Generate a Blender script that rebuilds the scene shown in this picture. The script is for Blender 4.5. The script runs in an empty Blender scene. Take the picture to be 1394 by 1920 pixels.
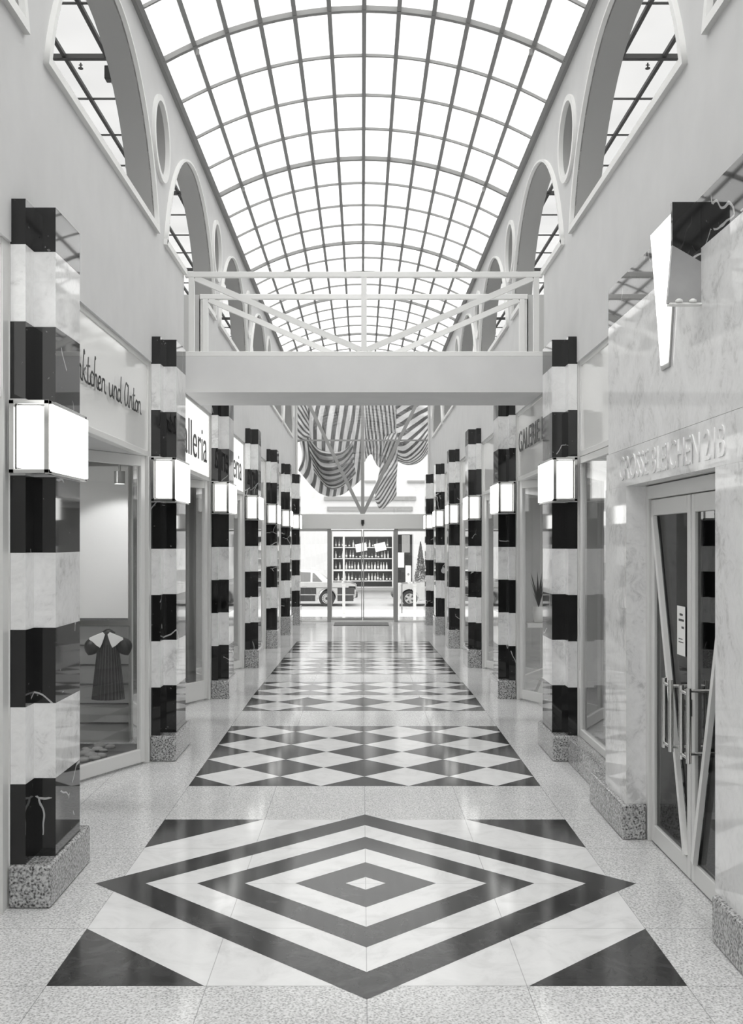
import bpy, bmesh, math, random
from mathutils import Vector, Matrix
random.seed(7)
S = bpy.context.scene
COL = S.collection
R = math.radians

# ------------------------------------------------------------------ camera, world, exposure
cam_d = bpy.data.cameras.new('camera'); cam = bpy.data.objects.new('camera', cam_d); COL.objects.link(cam)
cam.location = (-0.0225, 0, 2.06); cam.rotation_euler = (R(90), 0, 0)
cam_d.sensor_width = 36; cam_d.lens = 2000 / 1920 * 36
cam_d.shift_x = 18 / 1920; cam_d.shift_y = 57.5 / 1920
cam_d.clip_end = 400
S.camera = cam
S.view_settings.view_transform = 'Standard'; S.view_settings.look = 'None'
S.view_settings.gamma = 1; S.view_settings.use_curve_mapping = False
S.view_settings.exposure = 0.53
cy = S.cycles
cy.max_bounces = 12; cy.diffuse_bounces = 6; cy.glossy_bounces = 5; cy.transmission_bounces = 8
cy.transparent_max_bounces = 24; cy.sample_clamp_indirect = 6; cy.caustics_reflective = False; cy.caustics_refractive = False

W = bpy.data.worlds.new('sky'); S.world = W; W.use_nodes = True
wn = W.node_tree.nodes; wl = W.node_tree.links; wn.clear()
def wm(op, a, b=None, c=None):
    n = wn.new('ShaderNodeMath'); n.operation = op
    for k, v in enumerate((a, b, c)):
        if v is None: continue
        if isinstance(v, (int, float)): n.inputs[k].default_value = v
        else: wl.new(v, n.inputs[k])
    return n.outputs[0]
tc = wn.new('ShaderNodeTexCoord'); sx = wn.new('ShaderNodeSeparateXYZ'); wl.new(tc.outputs['Generated'], sx.inputs[0])
up = wm('MAXIMUM', sx.outputs[2], 0.0)
back = wm('MAXIMUM', wm('MULTIPLY', sx.outputs[1], -1.0), 0.0)
# bright overcast sky: brighter at the zenith and towards the sun's side behind the camera
zen = wm('POWER', up, 6.0)
L = wm('ADD', wm('ADD', wm('MULTIPLY', zen, 3.4), wm('MULTIPLY', wm('MULTIPLY', back, up), 4.4)), 0.57)
bg = wn.new('ShaderNodeBackground'); wl.new(L, bg.inputs['Strength']); bg.inputs['Color'].default_value = (1, 1, 0.985, 1)
wo = wn.new('ShaderNodeOutputWorld'); wl.new(bg.outputs[0], wo.inputs[0])

# ------------------------------------------------------------------ materials
def newmat(name):
    m = bpy.data.materials.new(name); m.use_nodes = True
    m.node_tree.nodes.clear(); return m, m.node_tree.nodes, m.node_tree.links
class NT:
    def __init__(s, name): s.m, s.n, s.l = newmat(name)
    def math(s, op, a, b=None, c=None):
        n = s.n.new('ShaderNodeMath'); n.operation = op
        for k, v in enumerate((a, b, c)):
            if v is None: continue
            if isinstance(v, (int, float)): n.inputs[k].default_value = v
            else: s.l.new(v, n.inputs[k])
        return n.outputs[0]
    def pos(s):
        if not hasattr(s, '_p'): s._p = s.n.new('ShaderNodeNewGeometry').outputs['Position']
        return s._p
    def xyz(s):
        if not hasattr(s, '_x'):
            n = s.n.new('ShaderNodeSeparateXYZ'); s.l.new(s.pos(), n.inputs[0]); s._x = n.outputs
        return s._x
    def noise(s, scale, detail=3, rough=.5, dist=0, vec=None):
        n = s.n.new('ShaderNodeTexNoise'); n.inputs['Scale'].default_value = scale; n.inputs['Detail'].default_value = detail
        n.inputs['Roughness'].default_value = rough; n.inputs['Distortion'].default_value = dist
        s.l.new(vec if vec else s.pos(), n.inputs['Vector']); return n.outputs[0]
    def voro(s, scale, feature='F1', vec=None):
        n = s.n.new('ShaderNodeTexVoronoi'); n.feature = feature; n.inputs['Scale'].default_value = scale
        s.l.new(vec if vec else s.pos(), n.inputs['Vector']); return n.outputs[0]
    def ramp(s, fac, stops):
        n = s.n.new('ShaderNodeValToRGB'); e = n.color_ramp.elements
        while len(e) < len(stops): e.new(.5)
        for k, (p, v) in enumerate(stops):
            e[k].position = p; e[k].color = (v, v, v, 1) if isinstance(v, (int, float)) else (*v, 1)
        s.l.new(fac, n.inputs[0]); return n.outputs[0]
    def mix(s, fac, a, b):
        n = s.n.new('ShaderNodeMix'); n.data_type = 'RGBA'
        for sock, v in ((n.inputs[0], fac), (n.inputs[6], a), (n.inputs[7], b)):
            if isinstance(v, (int, float)): sock.default_value = v if sock is n.inputs[0] else (v, v, v, 1)
            else: s.l.new(v, sock)
        return n.outputs[2]
    def warp(s, scale, amt):
        n = s.n.new('ShaderNodeTexNoise'); n.inputs['Scale'].default_value = scale; s.l.new(s.pos(), n.inputs['Vector'])
        a = s.n.new('ShaderNodeVectorMath'); a.operation = 'MULTIPLY_ADD'; s.l.new(n.outputs['Color'], a.inputs[0])
        a.inputs[1].default_value = (amt,) * 3; s.l.new(s.pos(), a.inputs[2]); return a.outputs[0]
    def bsdf(s, col, rough=.5, metal=0, emit=None, est=0, coat=0, spec=.5):
        b = s.n.new('ShaderNodeBsdfPrincipled')
        if isinstance(col, (int, float)): b.inputs['Base Color'].default_value = (col, col, col * .985, 1)
        else: s.l.new(col, b.inputs['Base Color'])
        if isinstance(rough, (int, float)): b.inputs['Roughness'].default_value = rough
        else: s.l.new(rough, b.inputs['Roughness'])
        b.inputs['Metallic'].default_value = metal; b.inputs['Coat Weight'].default_value = coat
        b.inputs['Specular IOR Level'].default_value = spec
        if emit is not None:
            b.inputs['Emission Color'].default_value = (emit, emit, emit * .98, 1); b.inputs['Emission Strength'].default_value = est
        return b.outputs[0]
    def out(s, sh):
        o = s.n.new('ShaderNodeOutputMaterial'); s.l.new(sh, o.inputs[0]); return s.m
def plain(name, v, rough=.5, metal=0, emit=None, est=0, coat=0, spec=.5, var=.0, vs=6):
    t = NT(name)
    c = v
    if var: c = t.ramp(t.noise(vs, 4), [(.3, v * (1 - var)), (.7, v * (1 + var))])
    return t.out(t.bsdf(c, rough, metal, emit, est, coat, spec))

M = {}
M['plaster'] = plain('plaster', .67, .75, var=.03, vs=3)
M['moulding'] = plain('moulding', .86, .5)
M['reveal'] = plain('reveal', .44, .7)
M['bar_grey'] = plain('bar_grey', .27, .45)
M['bar_dark'] = plain('bar_dark', .06, .5)
M['frame'] = plain('frame', .68, .35)
M['frame_light'] = plain('frame_light', .78, .35)
M['chrome'] = plain('chrome', .72, .12, metal=1)
M['steel'] = plain('steel', .5, .3, metal=1)
M['black'] = plain('black', .015, .4)
M['dark'] = plain('dark', .05, .5)
M['darkgrey'] = plain('darkgrey', .12, .6)
M['grey'] = plain('grey', .3, .6)
M['shopwall'] = plain('shopwall', .7, .8)
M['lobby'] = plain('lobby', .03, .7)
M['lamp_white'] = plain('lamp_white', .8, .3, emit=1, est=1.5)
M['sconce_white'] = plain('sconce_white', .8, .3, emit=1, est=1.2)
M['sign_lit'] = plain('sign_lit', .8, .15, emit=1, est=.55)
M['sign'] = plain('sign', .9, .07)
M['letter'] = plain('letter', .09, .4)
M['letter_black'] = plain('letter_black', .02, .4)
M['white'] = plain('white', .85, .5)
M['paper'] = plain('paper', .85, .7)

t = NT('white_marble')
v1 = t.noise(2.2, 6, .6, 1.2, t.warp(1.3, .8)); v2 = t.noise(9, 5, .65, 2.5)
c = t.ramp(t.math('ADD', t.math('MULTIPLY', v1, .6), t.math('MULTIPLY', v2, .4)), [(.36, .56), (.46, .77), (.56, .83), (.7, .87)])
M['wmarble'] = t.out(t.bsdf(c, .04, coat=0, spec=.6))
def black_marble(name, v, rough, amt=.5, sc=1.6, spec=.5):
    t = NT(name)
    e = t.voro(sc, 'DISTANCE_TO_EDGE', t.warp(2.5, .22))
    line = t.math('LESS_THAN', e, .0075)
    mask = t.math('GREATER_THAN', t.noise(2.3, 2), .56)
    sp = t.math('GREATER_THAN', t.noise(30, 2), .74)
    f = t.math('MAXIMUM', t.math('MULTIPLY', line, mask), t.math('MULTIPLY', sp, .35))
    c = t.mix(t.math('MULTIPLY', f, amt), v, .75)
    return t.out(t.bsdf(c, rough, spec=spec))
M['bmarble'] = black_marble('black_marble', .012, .035, .6, spec=.6)

def granite(name, lo, hi, scale, rough, joints=False, fine=.5):
    t = NT(name)
    n1 = t.noise(scale, 2, .6); n2 = t.voro(scale * .8); n3 = t.noise(1.2, 2)
    f = t.math('ADD', t.math('MULTIPLY', n1, .75), t.math('MULTIPLY', n2, .3))
    f = t.math('ADD', f, t.math('MULTIPLY', t.math('SUBTRACT', n3, .5), .12))
    c = t.ramp(f, [(.38, lo), (.5, lo + (hi - lo) * fine), (.66, hi)])
    if joints:
        x, y, z = t.xyz()
        def line(v, per, off, w):
            a = t.math('ADD', t.math('DIVIDE', t.math('SUBTRACT', v, off), per), .5)
            fr = t.math('SUBTRACT', a, t.math('FLOOR', a))
            return t.math('LESS_THAN', t.math('ABSOLUTE', t.math('SUBTRACT', fr, .5)), w / per)
        jx = line(x, .745, 0, .0022)
        jy = t.math('MULTIPLY', line(y, .7425, 6.44, .0022), t.math('GREATER_THAN', t.math('ABSOLUTE', x), 1.49))
        c = t.mix(t.math('MULTIPLY', t.math('MAXIMUM', jx, jy), .55), c, .12)
    return t.out(t.bsdf(c, rough, spec=.28 if joints else .5))
M['granite_floor'] = granite('granite_floor', .34, .74, 90, .11, True, .6)
M['granite'] = granite('granite', .05, .52, 75, .12, False, .5)
t = NT('floor_white_marble')
x, y, z = t.xyz()
def fline(v, per, off, w):
    a = t.math('ADD', t.math('DIVIDE', t.math('SUBTRACT', v, off), per), .5)
    fr = t.math('SUBTRACT', a, t.math('FLOOR', a))
    return t.math('LESS_THAN', t.math('ABSOLUTE', t.math('SUBTRACT', fr, .5)), w / per)
c = t.ramp(t.noise(3, 6, .65, 1.5), [(.35, .66), (.5, .74), (.68, .78)])
j = t.math('MULTIPLY', t.math('MAXIMUM', fline(x, .745, 0, .002), fline(y, .7425, 6.44, .002)), t.math('LESS_THAN', y, 8.3))
c = t.mix(t.math('MULTIPLY', j, .5), c, .15)
M['fwhite'] = t.out(t.bsdf(c, .105, spec=.28))
t = NT('floor_dark_marble')
c = t.ramp(t.noise(5, 6, .65, 1.5), [(.35, .035), (.55, .05), (.75, .08)])
M['fdark'] = t.out(t.bsdf(c, .105, spec=.25))

def glassmat(name, tint=.93, f0=.045, rough=0.0):
    t = NT(name)
    lw = t.n.new('ShaderNodeLayerWeight'); lw.inputs['Blend'].default_value = .5
    fr = t.math('MULTIPLY_ADD', t.math('POWER', lw.outputs['Facing'], 5.0), .6, f0)
    a = t.n.new('ShaderNodeBsdfTransparent'); a.inputs[0].default_value = (tint, tint, tint, 1)
    g = t.n.new('ShaderNodeBsdfGlossy'); g.inputs['Roughness'].default_value = rough
    mx = t.n.new('ShaderNodeMixShader'); t.l.new(fr, mx.inputs[0]); t.l.new(a.outputs[0], mx.inputs[1]); t.l.new(g.outputs[0], mx.inputs[2])
    return t.out(mx.outputs[0])
M['glass'] = glassmat('glass', .93)
M['glass_dark'] = glassmat('glass_dark', .6, .06)
def opal(name, tv, lo, hi):
    t = NT(name)
    x, y, z = t.xyz()
    n = t.noise(1.1, 2)
    c = t.ramp(n, [(.3, lo), (.7, hi)])
    a = t.n.new('ShaderNodeBsdfTransparent'); t.l.new(c, a.inputs[0])
    b = t.n.new('ShaderNodeBsdfTranslucent'); t.l.new(c, b.inputs[0])
    mx = t.n.new('ShaderNodeMixShader'); mx.inputs[0].default_value = tv
    t.l.new(a.outputs[0], mx.inputs[1]); t.l.new(b.outputs[0], mx.inputs[2])
    return t.out(mx.outputs[0])
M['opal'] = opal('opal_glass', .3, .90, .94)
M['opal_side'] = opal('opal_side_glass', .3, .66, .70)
# striped cloth, stripes follow the weave (UV)
t = NT('striped_cloth')
uv = t.n.new('ShaderNodeUVMap'); uvx = t.n.new('ShaderNodeSeparateXYZ'); t.l.new(uv.outputs[0], uvx.inputs[0])
fr = t.math('FRACT', uvx.outputs[0])
c = t.ramp(t.math('LESS_THAN', fr, .46), [(.4, .92), (.6, .30)])
d = t.n.new('ShaderNodeBsdfDiffuse'); t.l.new(c, d.inputs[0]); tr = t.n.new('ShaderNodeBsdfTranslucent'); t.l.new(c, tr.inputs[0])
mx = t.n.new('ShaderNodeMixShader'); mx.inputs[0].default_value = .5; t.l.new(d.outputs[0], mx.inputs[1]); t.l.new(tr.outputs[0], mx.inputs[2])
M['cloth'] = t.out(mx.outputs[0])
t = NT('dress_cloth')
uv = t.n.new('ShaderNodeUVMap'); uvx = t.n.new('ShaderNodeSeparateXYZ'); t.l.new(uv.outputs[0], uvx.inputs[0])
c = t.ramp(t.math('LESS_THAN', t.math('FRACT', uvx.outputs[0]), .25), [(.4, .012), (.6, .06)])
M['dress'] = t.out(t.bsdf(c, .8))

# ------------------------------------------------------------------ mesh helpers
class MB:
    def __init__(s): s.v = []; s.f = []; s.mi = []; s.uv = []; s.sm = []
    def add(s, vs, fs, mi=0, sm=False):
        b = len(s.v); s.v += [tuple(p) for p in vs]
        for f in fs: s.f.append([b + k for k in f]); s.mi.append(mi); s.sm.append(sm)
        return s
    def box(s, x0, x1, y0, y1, z0, z1, mi=0):
        x0, x1 = min(x0, x1), max(x0, x1); y0, y1 = min(y0, y1), max(y0, y1); z0, z1 = min(z0, z1), max(z0, z1)
        return s.add([(x0, y0, z0), (x1, y0, z0), (x1, y1, z0), (x0, y1, z0), (x0, y0, z1), (x1, y0, z1), (x1, y1, z1), (x0, y1, z1)],
              [(0, 3, 2, 1), (4, 5, 6, 7), (0, 1, 5, 4), (1, 2, 6, 5), (2, 3, 7, 6), (3, 0, 4, 7)], mi)
    def prism(s, poly, fn, a, b, mi=0, sm=False):
        """poly: 2-D outline; fn(u, v, w) -> 3-D point; from w=a to w=b"""
        n = len(poly)
        vs = [fn(u, v, a) for u, v in poly] + [fn(u, v, b) for u, v in poly]
        fs = [list(range(n))[::-1], list(range(n, 2 * n))] + [(k, (k + 1) % n, n + (k + 1) % n, n + k) for k in range(n)]
        return s.add(vs, fs, mi, sm)
    def bar(s, p, q, w, h, mi=0, up=(0, 0, 1)):
        p = Vector(p); q = Vector(q); d = (q - p).normalized(); u = Vector(up)
        if abs(d.dot(u)) > .99: u = Vector((0, 1, 0))
        a = d.cross(u).normalized() * (w / 2); b = a.cross(d).normalized() * (h / 2)
        vs = [p - a - b, p + a - b, p + a + b, p - a + b, q - a - b, q + a - b, q + a + b, q - a + b]
        return s.add(vs, [(0, 3, 2, 1), (4, 5, 6, 7), (0, 1, 5, 4), (1, 2, 6, 5), (2, 3, 7, 6), (3, 0, 4, 7)], mi)
    def tube(s, p, q, r, r2=None, n=16, mi=0, cap=True, sm=True):
        p = Vector(p); q = Vector(q); d = (q - p).normalized(); u = Vector((0, 0, 1)) if abs(d.z) < .9 else Vector((1, 0, 0))
        a = d.cross(u).normalized(); b = a.cross(d)
        r2 = r if r2 is None else r2
        vs = [p + (a * math.cos(2 * math.pi * k / n) + b * math.sin(2 * math.pi * k / n)) * r for k in range(n)]
        vs += [q + (a * math.cos(2 * math.pi * k / n) + b * math.sin(2 * math.pi * k / n)) * r2 for k in range(n)]
        s.add(vs, [(k, (k + 1) % n, n + (k + 1) % n, n + k) for k in range(n)], mi, sm)
        if cap: s.add(vs, [list(range(n))[::-1], list(range(n, 2 * n))], mi)
        return s
    def path(s, pts, r, n=8, mi=0):
        for a, b in zip(pts, pts[1:]): s.tube(a, b, r, n=n, mi=mi)
        return s
    def lathe(s, prof, c=(0, 0, 0), n=16, mi=0, sx=1, sy=1):
        c = Vector(c); m = len(prof); vs = []
        for r, z in prof:
            for k in range(n):
                a = 2 * math.pi * k / n; vs.append(c + Vector((r * math.cos(a) * sx, r * math.sin(a) * sy, z)))
        fs = [(i * n + k, i * n + (k + 1) % n, (i + 1) * n + (k + 1) % n, (i + 1) * n + k) for i in range(m - 1) for k in range(n)]
        s.add(vs, fs, mi, True)
        s.add([vs[k] for k in range(n)], [list(range(n))[::-1]], mi); s.add([vs[(m - 1) * n + k] for k in range(n)], [list(range(n))], mi)
        return s
    def build(s, name, mats, parent=None, bevel=0, seg=2, weld=False):
        me = bpy.data.meshes.new(name); me.from_pydata(s.v, [], s.f)
        if not isinstance(mats, (list, tuple)): mats = [mats]
        for m in mats: me.materials.append(m)
        me.polygons.foreach_set('material_index', s.mi); me.polygons.foreach_set('use_smooth', s.sm)
        bm = bmesh.new(); bm.from_mesh(me)
        if weld: bmesh.ops.remove_doubles(bm, verts=bm.verts, dist=1e-5)
        bmesh.ops.recalc_face_normals(bm, faces=bm.faces); bm.to_mesh(me); bm.free()
        o = bpy.data.objects.new(name, me); COL.objects.link(o)
        if parent: o.parent = parent
        if bevel:
            b = o.modifiers.new('bevel', 'BEVEL'); b.width = bevel; b.segments = seg; b.limit_method = 'ANGLE'
        return o
def tag(o, label=None, cat=None, group=None, kind=None):
    for k, v in (('label', label), ('category', cat), ('group', group), ('kind', kind)):
        if v: o[k] = v
    return o
def thing(name, label, cat, loc=(0, 0, 0), group=None, kind=None):
    o = bpy.data.objects.new(name, None); COL.objects.link(o); o.location = loc; o.empty_display_size = .2
    return tag(o, label, cat, group, kind)
def struct(name): 
    o = bpy.data.objects.new(name, None); COL.objects.link(o); o['kind'] = 'structure'; return o
def copy_tree(o, parent=None):
    c = o.copy(); COL.objects.link(c)
    if parent: c.parent = parent
    for ch in o.children: copy_tree(ch, c)
    return c
def grid(fn, nu, nv, name, mat, parent=None, uvf=None, thick=0, smooth=True):
    vs = [fn(i / nu, j / nv) for i in range(nu + 1) for j in range(nv + 1)]
    fs = [(i * (nv + 1) + j, (i + 1) * (nv + 1) + j, (i + 1) * (nv + 1) + j + 1, i * (nv + 1) + j + 1) for i in range(nu) for j in range(nv)]
    me = bpy.data.meshes.new(name); me.from_pydata([tuple(v) for v in vs], [], fs); me.materials.append(mat)
    me.polygons.foreach_set('use_smooth', [smooth] * len(fs))
    if uvf:
        ul = me.uv_layers.new(name='UVMap')
        for p in me.polygons:
            for li, vi in zip(p.loop_indices, p.vertices):
                ul.data[li].uv = uvf((vi // (nv + 1)) / nu, (vi % (nv + 1)) / nv)
    o = bpy.data.objects.new(name, me); COL.objects.link(o)
    if parent: o.parent = parent
    if thick: sol = o.modifiers.new('thick', 'SOLIDIFY'); sol.thickness = thick; sol.offset = 0
    return o
def filled(name, outlines, fn, depth, mat, parent=None):
    """2-D outlines with holes, filled and extruded. fn = matrix"""
    cu = bpy.data.curves.new(name, 'CURVE'); cu.dimensions = '2D'; cu.fill_mode = 'BOTH'; cu.extrude = depth / 2
    for pl in outlines:
        sp = cu.splines.new('POLY'); sp.points.add(len(pl) - 1); sp.use_cyclic_u = True
        for k, (a, b) in enumerate(pl): sp.points[k].co = (a, b, 0, 1)
    ob = bpy.data.objects.new(name + '_c', cu); COL.objects.link(ob)
    dg = bpy.context.evaluated_depsgraph_get(); me = bpy.data.meshes.new_from_object(ob.evaluated_get(dg))
    bpy.data.objects.remove(ob); bpy.data.curves.remove(cu)
    me.transform(fn); me.name = name; me.materials.clear(); me.materials.append(mat)
    o = bpy.data.objects.new(name, me); COL.objects.link(o)
    if parent: o.parent = parent
    return o
def text_mesh(name, txt, mat, fn, height, width=None, extrude=.003, parent=None, bold=0):
    """text scaled to cap height and total width; fn: matrix taking x=reading dir, y=up, z=out of the face"""
    cu = bpy.data.curves.new(name, 'FONT'); cu.body = txt; cu.extrude = extrude; cu.offset = bold
    ob = bpy.data.objects.new(name + '_c', cu); COL.objects.link(ob)
    dg = bpy.context.evaluated_depsgraph_get(); me = bpy.data.meshes.new_from_object(ob.evaluated_get(dg))
    bpy.data.objects.remove(ob); bpy.data.curves.remove(cu)
    xs = [v.co.x for v in me.vertices]; ys = [v.co.y for v in me.vertices]
    sy = height / max(ys); sxx = width / (max(xs) - min(xs)) if width else sy
    x0 = min(xs)
    for v in me.vertices: v.co.x = (v.co.x - x0) * sxx; v.co.y *= sy
    me.transform(fn); me.materials.clear(); me.materials.append(mat); me.name = name
    o = bpy.data.objects.new(name, me); COL.objects.link(o)
    if parent: o.parent = parent
    return o
def frame_mat(origin, xdir, ydir):
    x = Vector(xdir).normalized(); y = Vector(ydir).normalized(); z = x.cross(y)
    m = Matrix((x, y, z)).transposed().to_4x4(); m.translation = Vector(origin); return m
YZ = Matrix(((0, 0, 1, 0), (1, 0, 0, 0), (0, 1, 0, 0), (0, 0, 0, 1)))   # (a,b,c) -> (c, a, b)

CAMX, CAMZ, F = -.0225, 2.06, 2000.0
BAY = 4.03; D0 = 6.187
def D(i): return D0 + BAY * i
def zfloor(y): return 0 if y < 14.3 else -.0175 * (y - 14.3)
YE = 31.9                 # glazed end wall
YB = -6.0                 # far end behind the camera
WX = 2.005                # inner face of the upper walls

# ------------------------------------------------------------------ floor
f = MB()
def fq(x0, x1, y0, y1, mi=0, lift=0, t=0):
    f.add([(x0, y0, zfloor(y0) + lift), (x1, y0, zfloor(y0) + lift), (x1, y1, zfloor(y1) + lift), (x0, y1, zfloor(y1) + lift)], [(0, 1, 2, 3)], mi)
for y0, y1 in ((YB - .2, 14.3), (14.3, 35.5)): fq(-5.4, 5.4, y0, y1)
f.add([(-5.4, YB - .2, -.5), (5.4, YB - .2, -.5), (5.4, 35.5, -.7), (-5.4, 35.5, -.7)], [(3, 2, 1, 0)])
def poly(pts, mi, lift):
    f.add([(x, y, zfloor(y) + lift) for x, y in pts], [list(range(len(pts)))], mi)
# near panel: concentric diamonds in a square
cyy = 6.445; h = 1.49
poly([(-h, cyy - h), (h, cyy - h), (h, cyy + h), (-h, cyy + h)], 1, .0006)
lf = .001
for r, mi in ((1.635, 2), (1.33, 1), (1.02, 2), (.73, 1), (.425, 2), (.12, 1)):
    poly([(0, cyy - r), (r, cyy), (0, cyy + r), (-r, cyy)], mi, lf); lf += .0003
for sx_ in (-1, 1):
    for sy_ in (-1, 1):
        p = [(sx_ * h, cyy + sy_ * h), (sx_ * (h - .735), cyy + sy_ * h), (sx_ * h, cyy + sy_ * (h - .735))]
        poly(p if sx_ * sy_ < 0 else p[::-1], 2, .001)
# further panels: rows of small diamonds
for k in range(1, 5):
    y0 = 9.025 + BAY * (k - 1)
    ny = 8
    for q in range(ny):
        ya, yb = y0 + 2.95 * q / ny, y0 + 2.95 * (q + 1) / ny
        poly([(-h, ya), (h, ya), (h, yb), (-h, yb)], 2, .0006)
    w = .745; hh = 2.95 / 4
    for a in range(4):
        for b in range(4):
            cx = -h + w * (a + .5); c_ = y0 + hh * (b + .5)
            poly([(cx, c_ - hh / 2), (cx + w / 2, c_), (cx - w / 2, c_)], 1, .0016)
            poly([(cx, c_ + hh / 2), (cx - w / 2, c_), (cx + w / 2, c_)], 1, .0016)
fl = f.build('floor', [M['granite_floor'], M['fwhite'], M['fdark']]); fl['kind'] = 'structure'

# ------------------------------------------------------------------ upper walls with arches and oculi
def arch_pts(c, hc, rise, z0, n=28):
    Rr = (hc * hc + rise * rise) / (2 * rise); zc = z0 + rise - Rr; a0 = math.asin(hc / Rr)
    if rise > Rr: a0 = math.pi - a0
    return [(c + Rr * math.sin(-a0 + 2 * a0 * k / n), zc + Rr * math.cos(-a0 + 2 * a0 * k / n)) for k in range(n + 1)]
def circ(c, z, r, n=32): return [(c + r * math.cos(2 * math.pi * k / n), z + r * math.sin(2 * math.pi * k / n)) for k in range(n)]
ZW0, ZW1, SILL = 3.76, 6.76, 5.06
BR0, BR1 = 11.88, 13.08
HC, RISE = 1.80, 1.36
ARCH = [8.46 + BAY * k for k in range(-3, 6)]
OC = [6.445 + BAY * k for k in range(-2, 7)]
for side, s in (('left', -1), ('right', 1)):
    outl = [[(YB, ZW0), (YE + .1, ZW0), (YE + .1, ZW1), (YB, ZW1)]]
    for c in ARCH:
        a = arch_pts(c, HC - .05, RISE - .05, SILL + .04)
        if abs(c - 12.49) < .1: a = a + [(BR1, SILL + .04), (BR1, 4.14), (BR0, 4.14), (BR0, SILL + .04)]
        outl.append(a)
    for c in OC: outl.append(circ(c, 6.02, .36))
    m = YZ.copy(); m.translation = Vector((s * (WX + .115), 0, 0))
    wall = filled('wall_' + side, outl, m, .23, M['plaster']); wall['kind'] = 'structure'
    wall.data.materials.append(M['reveal'])          # reveals of the arches and oculi get a darker grey than the wall
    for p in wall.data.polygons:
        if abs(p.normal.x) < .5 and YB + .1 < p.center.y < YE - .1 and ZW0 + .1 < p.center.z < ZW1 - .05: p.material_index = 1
    for c in ARCH:
        if c < 4: continue
        out = arch_pts(c, HC + .03, RISE + .03, SILL - .02); inn = arch_pts(c, HC - .05, RISE - .05, SILL + .04)
        if abs(c - 12.49) < .1:
            n = len(out); polys = []
            ring = out + inn[::-1]
            polys.append(ring)
            mm = YZ.copy(); mm.translation = Vector((s * (WX - .012), 0, 0))
            filled('arch_moulding', polys, mm, .05, M['moulding'], wall)
            b = MB()
            b.box(s * (WX - .037), s * (WX + .013), c - HC - .03, BR0, SILL - .02, SILL + .04)
            b.box(s * (WX - .037), s * (WX + .013), BR1, c + HC + .03, SILL - .02, SILL + .04)
            b.box(s * (WX - .037), s * (WX + .013), BR1 - .0, BR1 + .06, 4.14, SILL - .02)
            b.build('sill_moulding', M['moulding'], wall)
        else:
            mm = YZ.copy(); mm.translation = Vector((s * (WX - .012), 0, 0))
            filled('arch_moulding', [out, inn], mm, .05, M['moulding'], wall)
    for c in OC:
        if c < 4: continue
        mm = YZ.copy(); mm.translation = Vector((s * (WX - .008), 0, 0))
        filled('oculus_moulding', [circ(c, 6.02, .41), circ(c, 6.02, .355)], mm, .045, M['moulding'], wall)
        MB().box(s * (WX + .235), s * (WX + .25), c - .42, c + .42, 5.6, 6.44).build('oculus_backing', M['plaster'], wall)
    # dark joint between the wall top and the vault
    b = MB(); b.box(s * (WX - .035), s * WX, YB, YE, 6.72, 6.76); b.build('edge_beam', M['bar_grey'], wall)
    # gallery behind: floor, outer wall, laylight with its bars
    g = MB(); g.box(s * 2.235, s * 3.7, YB, YE, 3.9, 4.12); go = g.build('floor_gallery_' + side, M['plaster']); go['kind'] = 'structure'
    g = MB(); g.box(s * 3.6, s * 3.7, YB, YE + .1, 4.12, 6.9); g.box(s * 2.235, s * 3.6, YE, YE + .1, 4.12, 6.9); g.box(s * 2.235, s * 3.6, YB - .1, YB, 4.12, 6.9)
    go = g.build('wall_gallery_' + side, M['plaster']); go['kind'] = 'structure'
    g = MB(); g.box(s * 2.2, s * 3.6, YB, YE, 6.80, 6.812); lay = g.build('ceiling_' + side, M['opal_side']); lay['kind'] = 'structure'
    for x in (2.50, 2.91, 3.32):
        MB().box(s * (x - .018), s * (x + .018), YB, YE, 6.765, 6.80).build('glazing_bar', M['bar_dark'], lay)
    for k in range(-9, 25):
        y = 6.335 + 1.0075 * k
        if y < 3: continue
        w = .028 if k % 4 == 0 else .011
        MB().box(s * 2.235, s * 3.6, y - w, y + w, 6.785 - (.03 if k % 4 == 0 else 0), 6.80).build('main_bar' if k % 4 == 0 else 'cross_bar', M['bar_dark'], lay)

# ------------------------------------------------------------------ barrel vault
RV = 4.047; ZV = 7.24 - RV; AV = .504
def vp(a, r=RV): return (r * math.sin(a), ZV + r * math.cos(a))
pn = MB()
for k in range(12):
    a0 = -AV + 2 * AV * k / 12; a1 = -AV + 2 * AV * (k + 1) / 12
    q = [vp(a0, RV + .03), vp(a1, RV + .03), vp(a1, RV + .04), vp(a0, RV + .04)]
    pn.prism(q, lambda u, v, w: (u, w, v), YB, YE)
ceil = pn.build('ceiling', M['opal']); ceil['kind'] = 'structure'
def rib(y, w, dep, name, seg=24):
    pts = [vp(-AV + 2 * AV * k / seg, RV + .03) for k in range(seg + 1)] + [vp(AV - 2 * AV * k / seg, RV + .03 - dep) for k in range(seg + 1)]
    m = MB(); n = seg + 1
    for k in range(seg):
        q = [pts[k], pts[k + 1], pts[2 * n - 2 - k], pts[2 * n - 1 - k]]
        m.prism(q, lambda u, v, ww: (u, ww, v), y - w / 2, y + w / 2)
    m.build(name, M['bar_grey'], ceil, weld=False)
for k in range(-12, 26):
    y = 6.335 + 1.0075 * k
    if y < YB + .1 or y > YE - .2: continue
    if k % 4 == 0: rib(y, .052, .05, 'main_rib')
    elif y > 5: rib(y, .024, .03, 'cross_bar')
for k in range(13):
    a = -AV + 2 * AV * k / 12
    u, v = vp(a, RV + .01)
    m = MB(); m.bar((u, YB, v), (u, YE, v), .042, .05, up=(math.sin(a), 0, math.cos(a))); m.build('glazing_bar', M['bar_grey'], ceil)
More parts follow.
